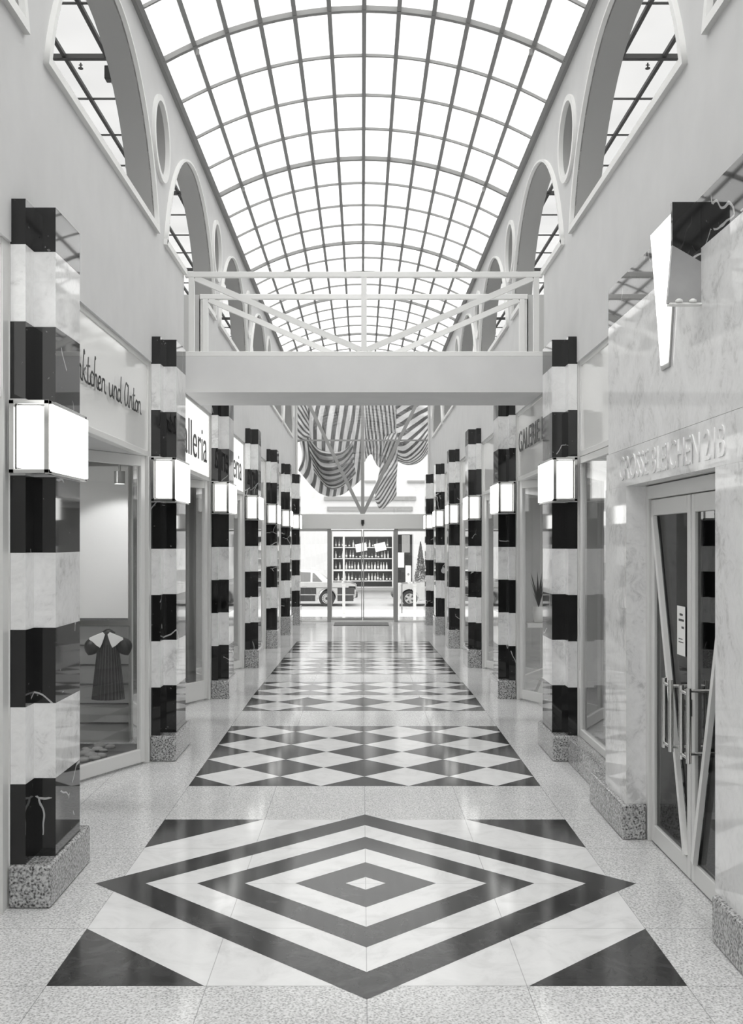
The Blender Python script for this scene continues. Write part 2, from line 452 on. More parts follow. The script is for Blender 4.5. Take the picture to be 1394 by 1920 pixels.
for k in (4, 8, 12, 16):      # small bolts under the main ribs
    y = 6.335 + 1.0075 * k
    for sg in (-1, 1):
        u, v = vp(sg * AV * 5 / 6, RV - .07)
        MB().tube((u, y, v + .03), (u, y, v - .03), .018, n=10).build('rib_bolt', M['bar_grey'], ceil)
# far end behind the camera
b = MB(); b.box(-5.4, 5.4, YB - .2, YB, -.1, 3.9); o = b.build('wall_front', M['plaster']); o['kind'] = 'structure'
b = MB(); b.prism([(-1.95, 3.9)] + [vp(-AV + 2 * AV * k / 20, RV + .03) for k in range(21)] + [(1.95, 3.9)], lambda u, v, w: (u, w, v), YB - .03, YB - .02); b.build('unseen_gable_glazing', M['glass'], o)  # unseen glazed gable, added above the wall to let in more skylight

# ------------------------------------------------------------------ shop rooms: outer walls, ceilings, partitions
for side, s in (('left', -1), ('right', 1)):
    b = MB(); b.box(s * 5.2, s * 5.4, YB, YE + .2, -.6, 3.9); o = b.build('wall_shops_' + side, M['shopwall']); o['kind'] = 'structure'
    b = MB(); b.box(s * 2.10, s * 5.2, YB, YE, 2.92, 3.9); o = b.build('ceiling_shops_' + side, M['shopwall']); o['kind'] = 'structure'
    b = MB(); b.box(s * 2.06, s * 5.4, YE, YE + .2, -.6, 3.9); o = b.build('wall_end_' + side, M['plaster']); o['kind'] = 'structure'

# ------------------------------------------------------------------ striped columns
ZB = [.242, .695, 1.13, 1.567, 2.003, 2.44, 2.875, 3.311, 3.747, 4.005]
def col_plan(s, grow=0):
    g = grow
    return [(s * (1.80 - g), 0 - g), (s * (1.924 - g), 0 - g), (s * (1.924 - g), -.16 - g), (s * 2.01, -.16 - g), (s * 2.01, .68 + g), (s * (1.924 - g), .68 + g), (s * (1.924 - g), .53 + g), (s * (1.80 - g), .53 + g)]
def make_column(i, s, label):
    y = D(i); zf = zfloor(y) - .02 if i >= 2 else 0
    t = thing('striped_column', label, 'column', (0, y, 0), 'black and white marble columns lining the arcade')
    b = MB(); b.box(s * 1.775, s * 2.015, -.19, .70, zf, .242); b.build('granite_base', M['granite'], t, .02, 3)
    if s not in proto:
        proto[s] = True
    for k in range(9):
        key = (s, k)
        if key in cp:
            c = cp[key].copy(); COL.objects.link(c); c.parent = t
        else:
            mb = MB(); mb.prism(col_plan(s), lambda u, v, w: (u, v, w), ZB[k], ZB[k + 1] - .001)
            nm = 'black_marble_block' if k % 2 == 0 else 'white_marble_block'
            cp[key] = mb.build(nm, M['bmarble'] if k % 2 == 0 else M['wmarble'], t)
    return t
def make_lantern(i, s, label):
    y = D(i)
    t = thing('column_lantern', label, 'wall lamp', (0, y, 2.45), 'box lanterns on the striped columns')
    X0, X1 = 1.775, 2.0; Y0, Y1 = -.22, .60; Z1 = .41
    key = (s, 'lan')
    if key in cp:
        for ch in cp[key].children: c = ch.copy(); COL.objects.link(c); c.parent = t
        return t
    cp[key] = t
    fr = MB()
    e = .028
    for (xa, ya) in ((X0, Y0), (X0, Y1 - e), (X1 - e, Y0)): fr.box(s * xa, s * (xa + e), ya, ya + e, 0, Z1)
    fr.box(s * X0, s * X1, Y0, -.165, 0, e * .8); fr.box(s * X0, s * X1, Y0, -.165, Z1 - e * .8, Z1)
    fr.box(s * X0, s * 1.798, Y0, Y1, -.004, .012); fr.box(s * X0, s * 1.798, Y0, Y1, Z1 - .018, Z1)
    fr.box(s * 1.80, s * 1.92, -.162, -.004, 0, .012); fr.box(s * 1.80, s * 1.92, -.162, -.004, Z1 - .012, Z1)
    fr.box(s * (X0 + .02), s * X1, -.175, -.168, .02, Z1 - .02)
    fr.build('frame', M['chrome'], t, .002, 1)
    MB().box(s * (X0 + .045), s * (X1 - .045), Y0 - .006, Y0 + .03, .03, Z1 - .032).build('front_panel', M['lamp_white'], t, .004, 2)
    MB().box(s * (X0 - .012), s * (X0 + .006), Y0 + .03, Y1 - .008, .014, Z1 - .022).build('side_panel', M['lamp_white'], t, .004, 2)
    return t
proto = {}; cp = {}
ordl = ['nearest', 'second', 'third', 'fourth', 'fifth', 'sixth', 'farthest']
for i in range(7):
    for s, side in ((-1, 'left'), (1, 'right')):
        if s == 1 and i == 0: continue
        nth = ordl[i] if s == -1 else ('nearest whole' if i == 1 else ordl[i])
        pos_ = {0: 'tallest in view, rising at the left edge of the picture', 1: 'just before the footbridge',
                2: 'first one seen behind the footbridge', 3: 'fourth back from the camera', 4: 'third from the glass end wall',
                5: 'second from the glass end wall', 6: 'standing against the glass end wall'}[i]
        make_column(i, s, f'black and white banded marble column on {side} side, {pos_}')
        make_lantern(i, s, f'glowing white box lantern on the {side} column, {pos_}'.replace('tallest in view, rising at the left edge of the picture', 'largest lamp, at the left edge').replace('standing against', 'beside'))

# ------------------------------------------------------------------ signs over the shops
def side_frame(s, x, y, z):
    # reading direction on the left wall is +Y, on the right wall -Y
    return frame_mat((s * x, y, z), (0, -s, 0), (0, 0, 1))
def make_sign(s, y0, y1, label, lit=False, group=None):
    t = thing('shop_sign', label, 'sign', (s * 2.03, (y0 + y1) / 2, 2.87), group)
    L2 = (y1 - y0) / 2; zt = .90
    fr = MB()
    e = .05
    fr.box(0, s * .07, -L2, L2, 0, e); fr.box(0, s * .07, -L2, L2, zt - e, zt)
    fr.box(0, s * .07, -L2, -L2 + e, e, zt - e); fr.box(0, s * .07, L2 - e, L2, e, zt - e)
    fr.build('frame', M['frame_light'], t, .004, 1)
    MB().box(s * .012, s * .06, -L2 + e, L2 - e, e, zt - e).build('panel', M['sign_lit'] if lit else M['sign'], t)
    return t
def bay(i): return D(i) + .68, D(i + 1) - .16
SG = 'shop signs above the arcade'
# stroke lettering for the handwritten sign
GL = {
 'P': ([[(0, 0), (.15, 1)], [(.05, .95), (.3, 1.0), (.42, .8), (.3, .58), (.1, .52)]], .5),
 'u': ([[(0, .45), (.02, .1), (.12, 0), (.24, .12), (.3, .45)], [(.3, .45), (.3, .08), (.42, 0)]], .42),
 'U': ([[(0, .45), (.02, .1), (.12, 0), (.24, .12), (.3, .45)], [(.3, .45), (.3, .08), (.42, 0)], [(.08, .62), (.1, .66)], [(.24, .62), (.26, .66)]], .42),
 'n': ([[(0, 0), (.04, .45)], [(.03, .3), (.14, .46), (.24, .38), (.24, .06), (.36, 0)]], .36),
 'k': ([[(0, 0), (.1, .95), (.16, .9)], [(.04, .3), (.22, .45)], [(.06, .28), (.2, .05), (.34, 0)]], .34),
 't': ([[(.1, .85), (.06, .1), (.16, 0), (.26, .05)], [(-.02, .55), (.22, .6)]], .26),
 'c': ([[(.24, .4), (.12, .46), (.02, .3), (.03, .08), (.14, 0), (.28, .08)]], .28),
 'h': ([[(0, 0), (.08, .95), (.14, .98)], [(.03, .25), (.14, .44), (.24, .36), (.24, .06), (.34, 0)]], .34),
 'e': ([[(.02, .2), (.2, .28), (.18, .44), (.08, .44), (.01, .22), (.06, .03), (.16, 0), (.3, .1)]], .3),
 'd': ([[(.24, .38), (.12, .45), (.01, .28), (.03, .06), (.14, 0), (.26, .2)], [(.34, .95), (.26, .1), (.38, 0)]], .4),
 'A': ([[(.3, .78), (.14, .85), (0, .5), (.02, .1), (.14, 0), (.3, .25), (.36, .82)], [(.36, .82), (.34, .1), (.46, 0)]], .5),
 'o': ([[(.14, .45), (.02, .3), (.02, .1), (.12, 0), (.24, .12), (.22, .38), (.14, .45)], [(.2, .4), (.34, .4)]], .32),
 ' ': ([], .3)}
def script(txt, s, x, y, z, size, width, parent):
    segs = []; cur = 0
    for ch in txt:
        st, adv = GL[ch]
        for l in st: segs.append([(cur + a, b) for a, b in l])
        cur += adv
    k = width / cur; m = MB()
    for l in segs:
        # smooth the stroke
        P = [Vector((a * k, b * size)) for a, b in l]
        if len(P) > 2:
            Q = []
            for q in range(len(P) - 1):
                p0 = P[max(q - 1, 0)]; p1 = P[q]; p2 = P[q + 1]; p3 = P[min(q + 2, len(P) - 1)]
                for tt in (0, .25, .5, .75):
                    Q.append(.5 * ((2 * p1) + (p2 - p0) * tt + (2 * p0 - 5 * p1 + 4 * p2 - p3) * tt ** 2 + (3 * p1 - p0 - 3 * p2 + p3) * tt ** 3))
            Q.append(P[-1]); P = Q
        for a, b in zip(P, P[1:]):
            d = (b - a)
            if d.length < 1e-6: continue
            d.normalize(); n = Vector((-d.y, d.x)) * .008; e = d * .004
            q = [a - e - n, b + e - n, b + e + n, a - e + n]
            m.prism([(p.x, p.y) for p in q], lambda u, v, w: (s * (x - w), y - s * u, z + v), .0, .004)
    return m.build('lettering', M['letter'], parent)

y0, y1 = bay(0)
t = make_sign(-1, y0, y1, 'pale unlit sign reading Pünktchen und Anton in handwritten grey letters', group=SG)
script('PUnktchen und Anton', -1, -.012, (7.13 - t.location.y), 3.22 - 2.87, .22, 2.5, t)
y0, y1 = bay(1)
t = make_sign(-1, y0, y1, 'lit white sign with tall thin black letters, left under the footbridge', True, SG)
text_mesh('lettering', 'Galleria', M['letter_black'], side_frame(-1, -.014, 11.35 - t.location.y, .21), .42, 2.35, .003, t, bold=-.008)
y0, y1 = bay(2)
t = make_sign(-1, y0, y1, 'second lit white sign with tall black letters, beyond the third left column', True, SG)
text_mesh('lettering', 'Galleria', M['letter_black'], side_frame(-1, -.014, 15.3 - t.location.y, .21), .42, 2.35, .003, t, bold=-.008)
for i in (3, 4, 5):
    y0, y1 = bay(i)
    make_sign(-1, y0, y1, f'blank grey shop sign on the left behind the {ordl[i]} column', group=SG)
make_sign(-1, 3.2, 5.97, 'slice of a white sign at the very left edge of the picture', True, SG)
make_sign(1, 8.15, D(1) - .16, 'blank pale sign panel on the right between marble entrance and column', group=SG)
y0, y1 = bay(1)
t = make_sign(1, y0, y1, 'grey sign with thin capital letters on the right under the footbridge', group=SG)
text_mesh('lettering', 'GALERIE KA', M['letter'], side_frame(1, -.014, 13.85 - t.location.y, .36), .26, 2.3, .003, t)
for i in (2, 3, 4, 5):
    y0, y1 = bay(i)
    make_sign(1, y0, y1, f'blank grey shop sign on the right behind the {ordl[i]} column', group=SG)

# ------------------------------------------------------------------ V-shaped glazed shopfronts
def panel_between(p, q, z0, z1, t, name, rail=.10, bot=.14, leafw=.06, handle=False, flip=1):
    """framed glass leaf standing between plan points p and q"""
    p = Vector((*p, 0)); q = Vector((*q, 0)); L_ = (q - p).length; d = (q - p) / L_; n = Vector((-d.y, d.x, 0))
    def B(m, a, b, za, zb, ta, tb):
        c = [p + d * a + n * ta, p + d * b + n * ta, p + d * b + n * tb, p + d * a + n * tb]
        m.prism([(v.x, v.y) for v in c], lambda u, v, w: (u, v, w), za, zb)
    fr = MB()
    B(fr, 0, leafw, z0, z1, -.025, .025); B(fr, L_ - leafw, L_, z0, z1, -.025, .025)
    B(fr, leafw, L_ - leafw, z0, z0 + bot, -.025, .025); B(fr, leafw, L_ - leafw, z1 - rail, z1, -.025, .025)
    fo = fr.build(name, M['frame'], t, .004, 1)
    g = MB(); B(g, leafw, L_ - leafw, z0 + bot, z1 - rail, -.004, .004); g.build('glass', M['glass'], fo)
    return fo
def make_shopfront(i, s, label, bot=.14):
    y0, y1 = bay(i); ym = (y0 + y1) / 2; zf = zfloor(y1) ; z1 = 2.87
    t = thing('shopfront', label, 'shopfront', (0, 0, 0), 'angled glass shopfronts between the columns')
    panel_between((s * 2.07, y1 - .09), (s * 2.80, ym + .03), zf + .02, z1, t, 'glass_door', bot=bot)
    panel_between((s * 2.80, ym - .03), (s * 2.07, y0 + .09), zfloor(y0) + .02, z1, t, 'side_light', bot=bot)
    j = MB()
    j.box(s * 2.015, s * 2.10, y1 - .085, y1 + .0, zf, z1); j.build('jamb', M['frame'], t, .004, 1)
    j = MB(); j.box(s * 2.015, s * 2.10, y0, y0 + .085, zfloor(y0), z1); j.build('jamb', M['frame'], t, .004, 1)
    j = MB(); j.tube((s * 2.80, ym, zfloor(ym)), (s * 2.80, ym, z1), .035); j.build('corner_post', M['frame'], t)
    sf = MB(); sf.prism([(s * 2.10, y0), (s * 2.10, y1), (s * 2.86, (y0 + y1) / 2 + .1), (s * 2.86, (y0 + y1) / 2 - .1)], lambda u, v, w: (u, v, w), 2.872, 2.915)
    sf.build('soffit', M['plaster'], t)
    return t
names = {0: 'beside the nearest left column', 1: 'under the footbridge', 2: 'past the third column', 3: 'past the fourth column', 4: 'past the fifth column', 5: 'last before the end wall'}
for i in range(6):
    make_shopfront(i, -1, f'grey framed angled glass shopfront on the left, {names[i]}' + (', dress inside' if i == 0 else ''), .24 if i == 1 else .12)
    if i > 0: make_shopfront(i, 1, f'grey framed angled glass shopfront on the right, {names[i]}', .12)
# wall piers behind the columns and partitions between shops
for s, side in ((-1, 'left'), (1, 'right')):
    for i in range(7):
        if s == 1 and i == 0: continue
        b = MB(); yy = D(i)
        b.box(s * 2.012, s * 2.10, yy - .16, yy + .68, -.4, 3.76)
        b.box(s * 2.10, s * 2.14, yy + .1, yy + .5, -.4, 2.92) 
        yq = yy + 1.02
        b.box(s * (2.45 if i in (1,) and s < 0 else 2.62), s * 5.2, yq, yq + .08, -.4, 2.92)
        o = b.build(f'wall_pier_{side}_{i + 1}', M['shopwall']); o['kind'] = 'structure'
# small stretch after the last columns
b = MB(); b.box(2.0, 2.1, D(6) + .68, YE, -.5, 3.76); o = b.build('wall_right_end', M['plaster']); o['kind'] = 'structure'
b = MB(); b.box(-2.1, -2.0, D(6) + .68, YE, -.5, 3.76); o = b.build('wall_left_end', M['plaster']); o['kind'] = 'structure'
# jamb of the shop before the nearest left column
b = MB(); b.box(-2.10, -2.02, 5.93, 6.03, 0, 3.77); b.box(-2.14, -2.05, 3.0, 5.97, 0, 2.87); o = b.build('wall_left_jamb', M['frame']); o['kind'] = 'structure'
b = MB(); b.box(-2.3, -2.04, YB, 3.2, 0, 3.76); o = b.build('wall_left_rear', M['plaster']); o['kind'] = 'structure'
b = MB(); b.box(2.04, 2.3, YB, 3.2, 0, 3.76); o = b.build('wall_right_rear', M['plaster']); o['kind'] = 'structure'

# ------------------------------------------------------------------ marble entrance on the right
PX = 1.82
t = thing('marble_entrance', 'tall polished marble entrance surround with engraved street address, at the right edge', 'entrance', (PX, 6.48, 0))
def ent(fn, nm, mats, bevel=0):
    m = MB(); fn(m); m.v = [(x - PX, y - 6.48, z) for x, y, z in m.v]; return m.build(nm, mats, t, bevel, 2)
YA, YBk, YC, YD = 3.2, 5.56, 7.43, 8.06
ent(lambda m: (m.box(PX, 2.0, YC, YD, .24, 2.454), ), 'marble_pier', M['wmarble'])
ent(lambda m: (m.box(PX, 2.0, YA, YBk, .24, 2.454), ), 'marble_pier', M['wmarble'])
ent(lambda m: m.box(PX, 2.2, YA, YD - .03, 2.4545, 2.715), 'inscribed_lintel', M['wmarble'])
ent(lambda m: m.box(PX, 2.0, YA, YD - .09, 2.717, 3.66), 'marble_cladding', M['wmarble'])
ent(lambda m: m.box(PX, 2.0, YA, YD - .09, 3.6605, 3.94), 'black_marble_band', M['bmarble'])
ent(lambda m: m.box(1.784, 1.95, YC - .04, 8.47, 0, .242), 'granite_plinth', M['granite'], .015)
ent(lambda m: m.box(1.784, 1.95, YA, YBk - .05, 0, .242), 'granite_plinth', M['granite'], .015)
text_mesh('inscription', 'GROSSE BLEICHEN 21B', M['wmarble'], frame_mat((-.0005, 7.62 - 6.48, 2.50), (0, -1, 0), (0, 0, 1)), .165, 2.22, .006, t)
# low granite kerb and the fixed window between entrance and second column
b = MB(); b.box(1.912, 2.2, 8.471, D(1) - .192, 0, .242); tag(b.build('granite_kerb', M['granite'], None, .012), 'low granite kerb below the right window beside the marble entrance', 'kerb')
t2 = thing('shop_window', 'tall narrow framed window on the right between marble entrance and column', 'window', (2.05, 9.1, .242))
fo = panel_between((.0, -.95), (.0, .94), 0.0, 2.62, t2, 'frame', .06, .07, .05)
MB().box(-.03, .0, .9, .93, .45, .62).build('hinge', M['frame_light'], t2); MB().box(-.03, .0, .9, .93, 1.2, 1.37).build('hinge', M['frame_light'], t2)
# double glass doors
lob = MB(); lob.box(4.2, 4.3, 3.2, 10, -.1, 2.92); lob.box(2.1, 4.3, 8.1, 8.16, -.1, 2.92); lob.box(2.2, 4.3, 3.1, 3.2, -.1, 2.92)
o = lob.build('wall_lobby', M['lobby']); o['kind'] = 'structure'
lob = MB(); lob.box(2.06, 4.2, 3.2, 8.1, .001, .012); o = lob.build('floor_lobby', M['darkgrey']); o['kind'] = 'structure'
fr = MB()
DXX = 1.955
fr.box(DXX, DXX + .09, YC - .06, YC, 0, 2.45); fr.box(DXX, DXX + .09, YBk, YBk + .06, 0, 2.45); fr.box(DXX, DXX + .09, YBk + .06, YC - .06, 2.36, 2.45)
df = thing('door_frame', 'grey metal frame of the double doors set in the marble entrance', 'door frame', (0, 0, 0)); fr.build('frame', M['frame'], df, .004, 1)
def door_leaf(ya, yb, label, sheet):
    t = thing('glass_door', label, 'door', (DXX + .02, ya, .01), 'pair of glass entrance doors')
    L_ = yb - ya; sg = 1 if L_ > 0 else -1; L_ = abs(L_); H_ = 2.345
    m = MB()
    def b(y0, y1, z0, z1, x0=0, x1=.05): m.box(x0, x1, sg * y0, sg * y1, z0, z1)
    b(0, .065, 0, H_); b(L_ - .075, L_, 0, H_); b(.065, L_ - .075, 0, .12); b(.065, L_ - .075, H_ - .11, H_)
    m.build('frame', M['frame'], t, .004, 1)
    MB().box(.02, .028, sg * .065, sg * (L_ - .075), .12, H_ - .11).build('glass', M['glass_dark'], t)
    m = MB(); m.bar((-.005, sg * (L_ - .09), H_ - .12), (-.005, sg * .07, .13), .045, .03, up=(1, 0, 0)); m.build('diagonal_bar', M['frame_light'], t)
    for xo in (-.09, .13):
        h = MB(); yh = sg * .10
        h.tube((xo, yh, .76), (xo, yh, 1.20), .016); 
        h.tube((xo, yh, 1.165), (.025, yh, 1.165), .011); h.tube((xo, yh, .79), (.025, yh, .79), .011)
        h.tube((xo, yh, 1.165), (xo, yh + sg * .14, 1.165), .011); h.tube((xo, yh, .79), (xo, yh + sg * .14, .79), .011)
        h.tube((xo, yh + sg * .14, .76), (xo, yh + sg * .14, 1.20), .016)
        h.build('pull_handle', M['chrome'], t)
    m = MB(); m.box(-.006, 0, sg * .0, sg * .02, 1.0, 1.1); m.build('lock', M['dark'], t)
    return t
door_leaf(6.485, 7.365, 'grey framed glass door leaf with diagonal bar, farther of the entrance pair', True)
door_leaf(6.465, 5.625, 'grey framed glass door leaf with diagonal bar, nearer of the entrance pair', False)
nt = thing('notice_sheet', 'white printed notice stuck inside the farther entrance door', 'notice', (DXX + .035, 6.72, 1.5))
MB().box(-.0005, .0005, -.085, .085, -.15, .16).build('sheet', M['paper'], nt)
m = MB()
for z, a, b_ in ((.10, -.035, .03), (.065, -.06, .05), (.02, -.06, -.01), (-.05, -.03, .05), (-.07, -.05, .05)): m.box(-.0012, -.0006, a, b_, z, z + (.014 if z > 0 else .006))
m.build('print', M['dark'], nt)
# sconce on the entrance
t = thing('wedge_sconce', 'glowing tapering wedge wall light high on the marble entrance', 'wall lamp', (1.8195, 6.44, 3.11))
wq = [(.31, .90), (-.275, .90), (-.08, .0), (.08, .0)]
def wsh(k, e=0): return [(a * k, b_ if b_ > .1 else b_ + e) for a, b_ in wq]
m = MB(); m.prism(wq, lambda u, v, w: (w, u, v), -.012, 0); m.build('housing', M['steel'], t)
m = MB(); m.prism([(.295, .89), (-.262, .89), (-.068, .028), (.068, .028)], lambda u, v, w: (w, u, v), -.02, -.0125); m.build('light_panel', M['sconce_white'], t, .002, 1)
t = thing('marble_bracket', 'black-topped grey marble bracket block beside the wedge light', 'bracket', (1.8195, 5.79, 3.36))
x0, x1 = -.156, 0
M['gmarble'] = plain('grey_marble', .34, .06, var=.12, vs=5)
m = MB(); m.prism([(x0 - .026, 0), (x1, 0), (x1, .225), (x0, .315)], lambda u, v, w: (u, w, v), 0, .03); m.build('marble_block', M['gmarble'], t)
m = MB(); m.prism([(x0, .316), (x1, .226), (x1, .55), (x0, .55)], lambda u, v, w: (u, w, v), 0, .03); m.build('black_marble_top', M['bmarble'], t)
m = MB(); m.box(-.176, 0, -.02, .035, -.012, -.001); m.build('ledge', M['white'], t, .003)
for xx in (-.125, -.05): MB().lathe([(.0, 0), (.02, 0), (.02, .012), (.008, .02)], (xx, -.018, 0), 12).build('light_spot', M['white'], t)  # small light spots on the ledge, made as plain white discs

# ------------------------------------------------------------------ footbridge
t = thing('footbridge', 'white footbridge with braced railings crossing the arcade between the walls', 'footbridge', (0, 12.48, 3.74))
MB().box(-2.0, 2.0, -.57, .58, 0, .40).build('beam', M['plaster'], t)
def railing(y, label=None):
    z0 = .402; zt = 1.35; e = .062
    r = MB(); r.box(-2.0, 2.0, y - .035, y + .035, z0, z0 + .055); r = r.build('railing', M['frame_light'], t, .004, 1)
    MB().box(-2.0, 2.0, y - .03, y + .03, zt - e, zt).build('top_rail', M['frame_light'], r, .004, 1)
    for x in (-1.93, 1.93, 0): MB().box(x - .031, x + .031, y - .028, y + .028, z0 + .055, zt - e).build('post', M['frame_light'], r)
    for sg in (-1, 1):
        m = MB(); m.bar((sg * 1.89, y, zt - e - .005), (sg * .03, y, z0 + .075), .05, .062, up=(0, 0, 1)); m.build('diagonal_brace', M['frame_light'], r)
    return r
railing(-.53); railing(.54)

# ------------------------------------------------------------------ glazed end wall and sliding doors
ze = zfloor(YE)
g = struct('wall_back')
def W_(fn, nm, m_, bv=0): m = MB(); fn(m); return m.build(nm, m_, g, bv, 1)
W_(lambda m: m.box(-2.0, 2.0, YE - .12, YE + .1, 2.47, 2.915), 'door_header', M['frame'], .01)
W_(lambda m: m.box(-.05, .05, YE - .06, YE + .06, 2.915, 7.2), 'mullion', M['grey'])
for z in (5.12, 6.4): W_(lambda m: m.box(-2.0, 2.0, YE - .03, YE + .03, z - .022, z + .022), 'transom', M['grey'])
for sg in (-1, 1):
    W_(lambda m: m.bar((sg * .0, YE, 2.9), (sg * 1.95, YE, 6.9), .10, .10, up=(0, 1, 0)), 'diagonal_brace', M['grey'])
    W_(lambda m: m.box(sg * 1.95, sg * 2.0, YE - .05, YE + .05, 2.915, 6.75), 'side_frame', M['frame'])
vpz = [vp(-AV + 2 * AV * k / 20, RV + .03) for k in range(21)]
W_(lambda m: m.prism([(-1.95, 2.915)] + [(a, b) for a, b in vpz] + [(1.95, 2.915)], lambda u, v, w: (u, w, v), YE - .003, YE + .003), 'glazing', M['glass'])
W_(lambda m: (m.box(-2.02, -1.04, YE - .03, YE + .03, 2.40, 2.47), m.box(1.04, 2.02, YE - .03, YE + .03, 2.40, 2.47), m.box(-2.02, 2.02, YE - .04, YE + .04, ze - .01, ze + .045)), 'door_track', M['frame'])
for x in (-1.0, 1.0): W_(lambda m: m.box(x - .055, x + .055, YE - .07, YE + .05, ze, 2.47), 'door_post', M['grey'])
for x0, x1 in ((-2.0, -1.055), (1.055, 2.0)): W_(lambda m: m.box(x0, x1, YE - .004, YE + .004, ze + .045, 2.40), 'side_light', M['glass'])
W_(lambda m: (m.box(-.045, .045, YE - .16, YE - .12, 2.62, 2.74), m.tube((0, YE - .14, 2.62), (0, YE - .14, 2.57), .025)), 'door_sensor', M['black'])
for n_, (x0, x1) in enumerate(((-.945, -.012), (.012, .945))):
    dd = struct(f'door_{n_ + 1}')
    m = MB(); e = .03
    m.box(x0, x0 + e, YE - .04, YE - .01, ze + .05, 2.45); m.box(x1 - e, x1, YE - .04, YE - .01, ze + .05, 2.45)
    m.box(x0 + e, x1 - e, YE - .04, YE - .01, ze + .05, ze + .12); m.box(x0 + e, x1 - e, YE - .04, YE - .01, 2.40, 2.45)
    m.build('door_rail', M['steel'], dd)
    MB().box(x0 + e, x1 - e, YE - .028, YE - .022, ze + .12, 2.40).build('glass', M['glass'], dd)
m = MB(); m.box(-.82, .74, 30.05, 31.45, -.0, .012)
m.v = [(x, y, z + zfloor(y) + .002) for x, y, z in m.v]
tag(m.build('door_mat', M['dark']), 'grey rectangular mat on the floor in front of sliding glass doors', 'mat')

# ------------------------------------------------------------------ striped cloth hung outside the end wall
YCl = 32.75
def wp(px, py, Y): return ((px - 679) * Y / F + CAMX, (1017.5 - py) * Y / F + CAMZ)
def cr(pts, t):
    n = len(pts) - 1; x = t * n; i = min(int(x), n - 1); u = x - i
    p0, p1, p2, p3 = pts[max(i - 1, 0)], pts[i], pts[i + 1], pts[min(i + 2, n)]
    return tuple(.5 * (2 * b + (c - a) * u + (2 * a - 5 * b + 4 * c - d) * u * u + (3 * b - a - 3 * c + d) * u ** 3) for a, b, c, d in zip(p0, p1, p2, p3))
def cloth_swag(name, label, rows, nst, folds, amp, phase=0, along='v', y0=YCl, curl=0):
    """rows: curves from top to bottom, each a list of picture-measured points turned into metres"""
    rows = [[wp(x, y, y0) for x, y in r] for r in rows]
    def fn(u, v):
        n = len(rows) - 1
        ctrl = [cr(r, u) for r in rows]
        x, z = cr(ctrl, v)
        a = folds * math.pi * 2
        yy = y0 + amp * math.sin(a * (u if along == 'v' else v) + phase + 1.6 * math.sin(3 * v + 2 * u)) + amp * .45 * math.sin(2.3 * a * (u if along == 'v' else v) + 4 * v)
        return (x, yy, z)
    uvf = (lambda u, v: (u * nst + curl * v, v)) if along == 'v' else (lambda u, v: (v * nst + curl * u, u))
    o = grid(fn, 90, 70, name, M['cloth'], uvf=uvf, thick=.004)
    return tag(o, label, 'cloth', 'striped cloths hung outside the end window')
m = MB(); m.tube((-2.1, YCl, 7.28), (2.1, YCl, 7.28), .03)
for x in (-2.0, 2.0): m.bar((x, YE + .1, 7.28), (x, YCl, 7.28), .04, .04); m.box(x - .05, x + .05, YE, YE + .12, 7.0, 7.4)
tag(m.build('cloth_pole', M['steel']), 'metal pole outside the end window that carries the striped cloths', 'pole')
cloth_swag('striped_cloth', 'big striped cloth swag hanging outside the window, left half',
    [[(560, 700), (600, 700), (640, 700), (679, 700)], [(556, 790), (585, 780), (640, 775), (679, 782)],
     [(566, 850), (596, 870), (640, 845), (679, 835)], [(560, 882), (600, 925), (640, 928), (679, 898)]], 9, 5, .10, 0, 'v', curl=2.2)
cloth_swag('striped_cloth', 'lower draped loops of the left striped cloth, gathered at a knot',
    [[(576, 812), (600, 842), (640, 846), (662, 826)], [(582, 850), (606, 885), (640, 885), (664, 862)],
     [(590, 886), (615, 915), (640, 914), (668, 890)]], 7, 4, .08, .6, 'u', y0=YCl - .22, curl=1.0)
cloth_swag('striped_cloth', 'narrow striped cloth end hanging at the far left of the window',
    [[(557, 700), (565, 700), (574, 700)], [(557, 770), (567, 768), (578, 772)], [(556, 830), (568, 826), (581, 820)]], 10, 2, .04, .3, 'u', y0=YCl - .3, curl=-3)
cloth_swag('striped_cloth', 'striped cloth with crossing folds hanging right of the centre mullion',
    [[(684, 700), (705, 700), (725, 700), (742, 700)], [(684, 760), (702, 765), (725, 760), (744, 758)],
     [(684, 830), (700, 826), (722, 830), (742, 826)], [(684, 866), (696, 852), (712, 876), (738, 850)]], 9, 5, .10, .4, 'v', curl=-4)
cloth_swag('striped_cloth', 'striped cloth tail hanging lowest, right of the centre mullion',
    [[(722, 815), (732, 812), (745, 812)], [(714, 870), (728, 872), (746, 866)], [(704, 925), (722, 915), (744, 898)], [(704, 938), (716, 955), (744, 930)]], 9, 3, .07, 1.1, 'u', y0=YCl - .15, curl=4)
cloth_swag('striped_cloth', 'striped cloth swag at the right end of the window',
    [[(742, 700), (760, 700), (780, 700), (803, 700)], [(740, 770), (760, 770), (785, 772), (803, 775)],
     [(740, 838), (762, 850), (788, 838), (803, 822)], [(744, 864), (766, 872), (788, 866), (803, 850)]], 13, 4, .09, 2, 'u', curl=2.5)

# ------------------------------------------------------------------ shop interiors seen through the glass
t = thing('display_wall', 'white display back panel hanging in the left shop window, lit by a spotlight', 'display panel', (-3.0, 10.9, 1.29))
MB().box(-.85, .585, 0, .03, 0, 1.55).build('panel', M['white'], t); MB().box(-.85, .585, -.01, 0, -.02, .0).build('lower_edge', M['darkgrey'], t)
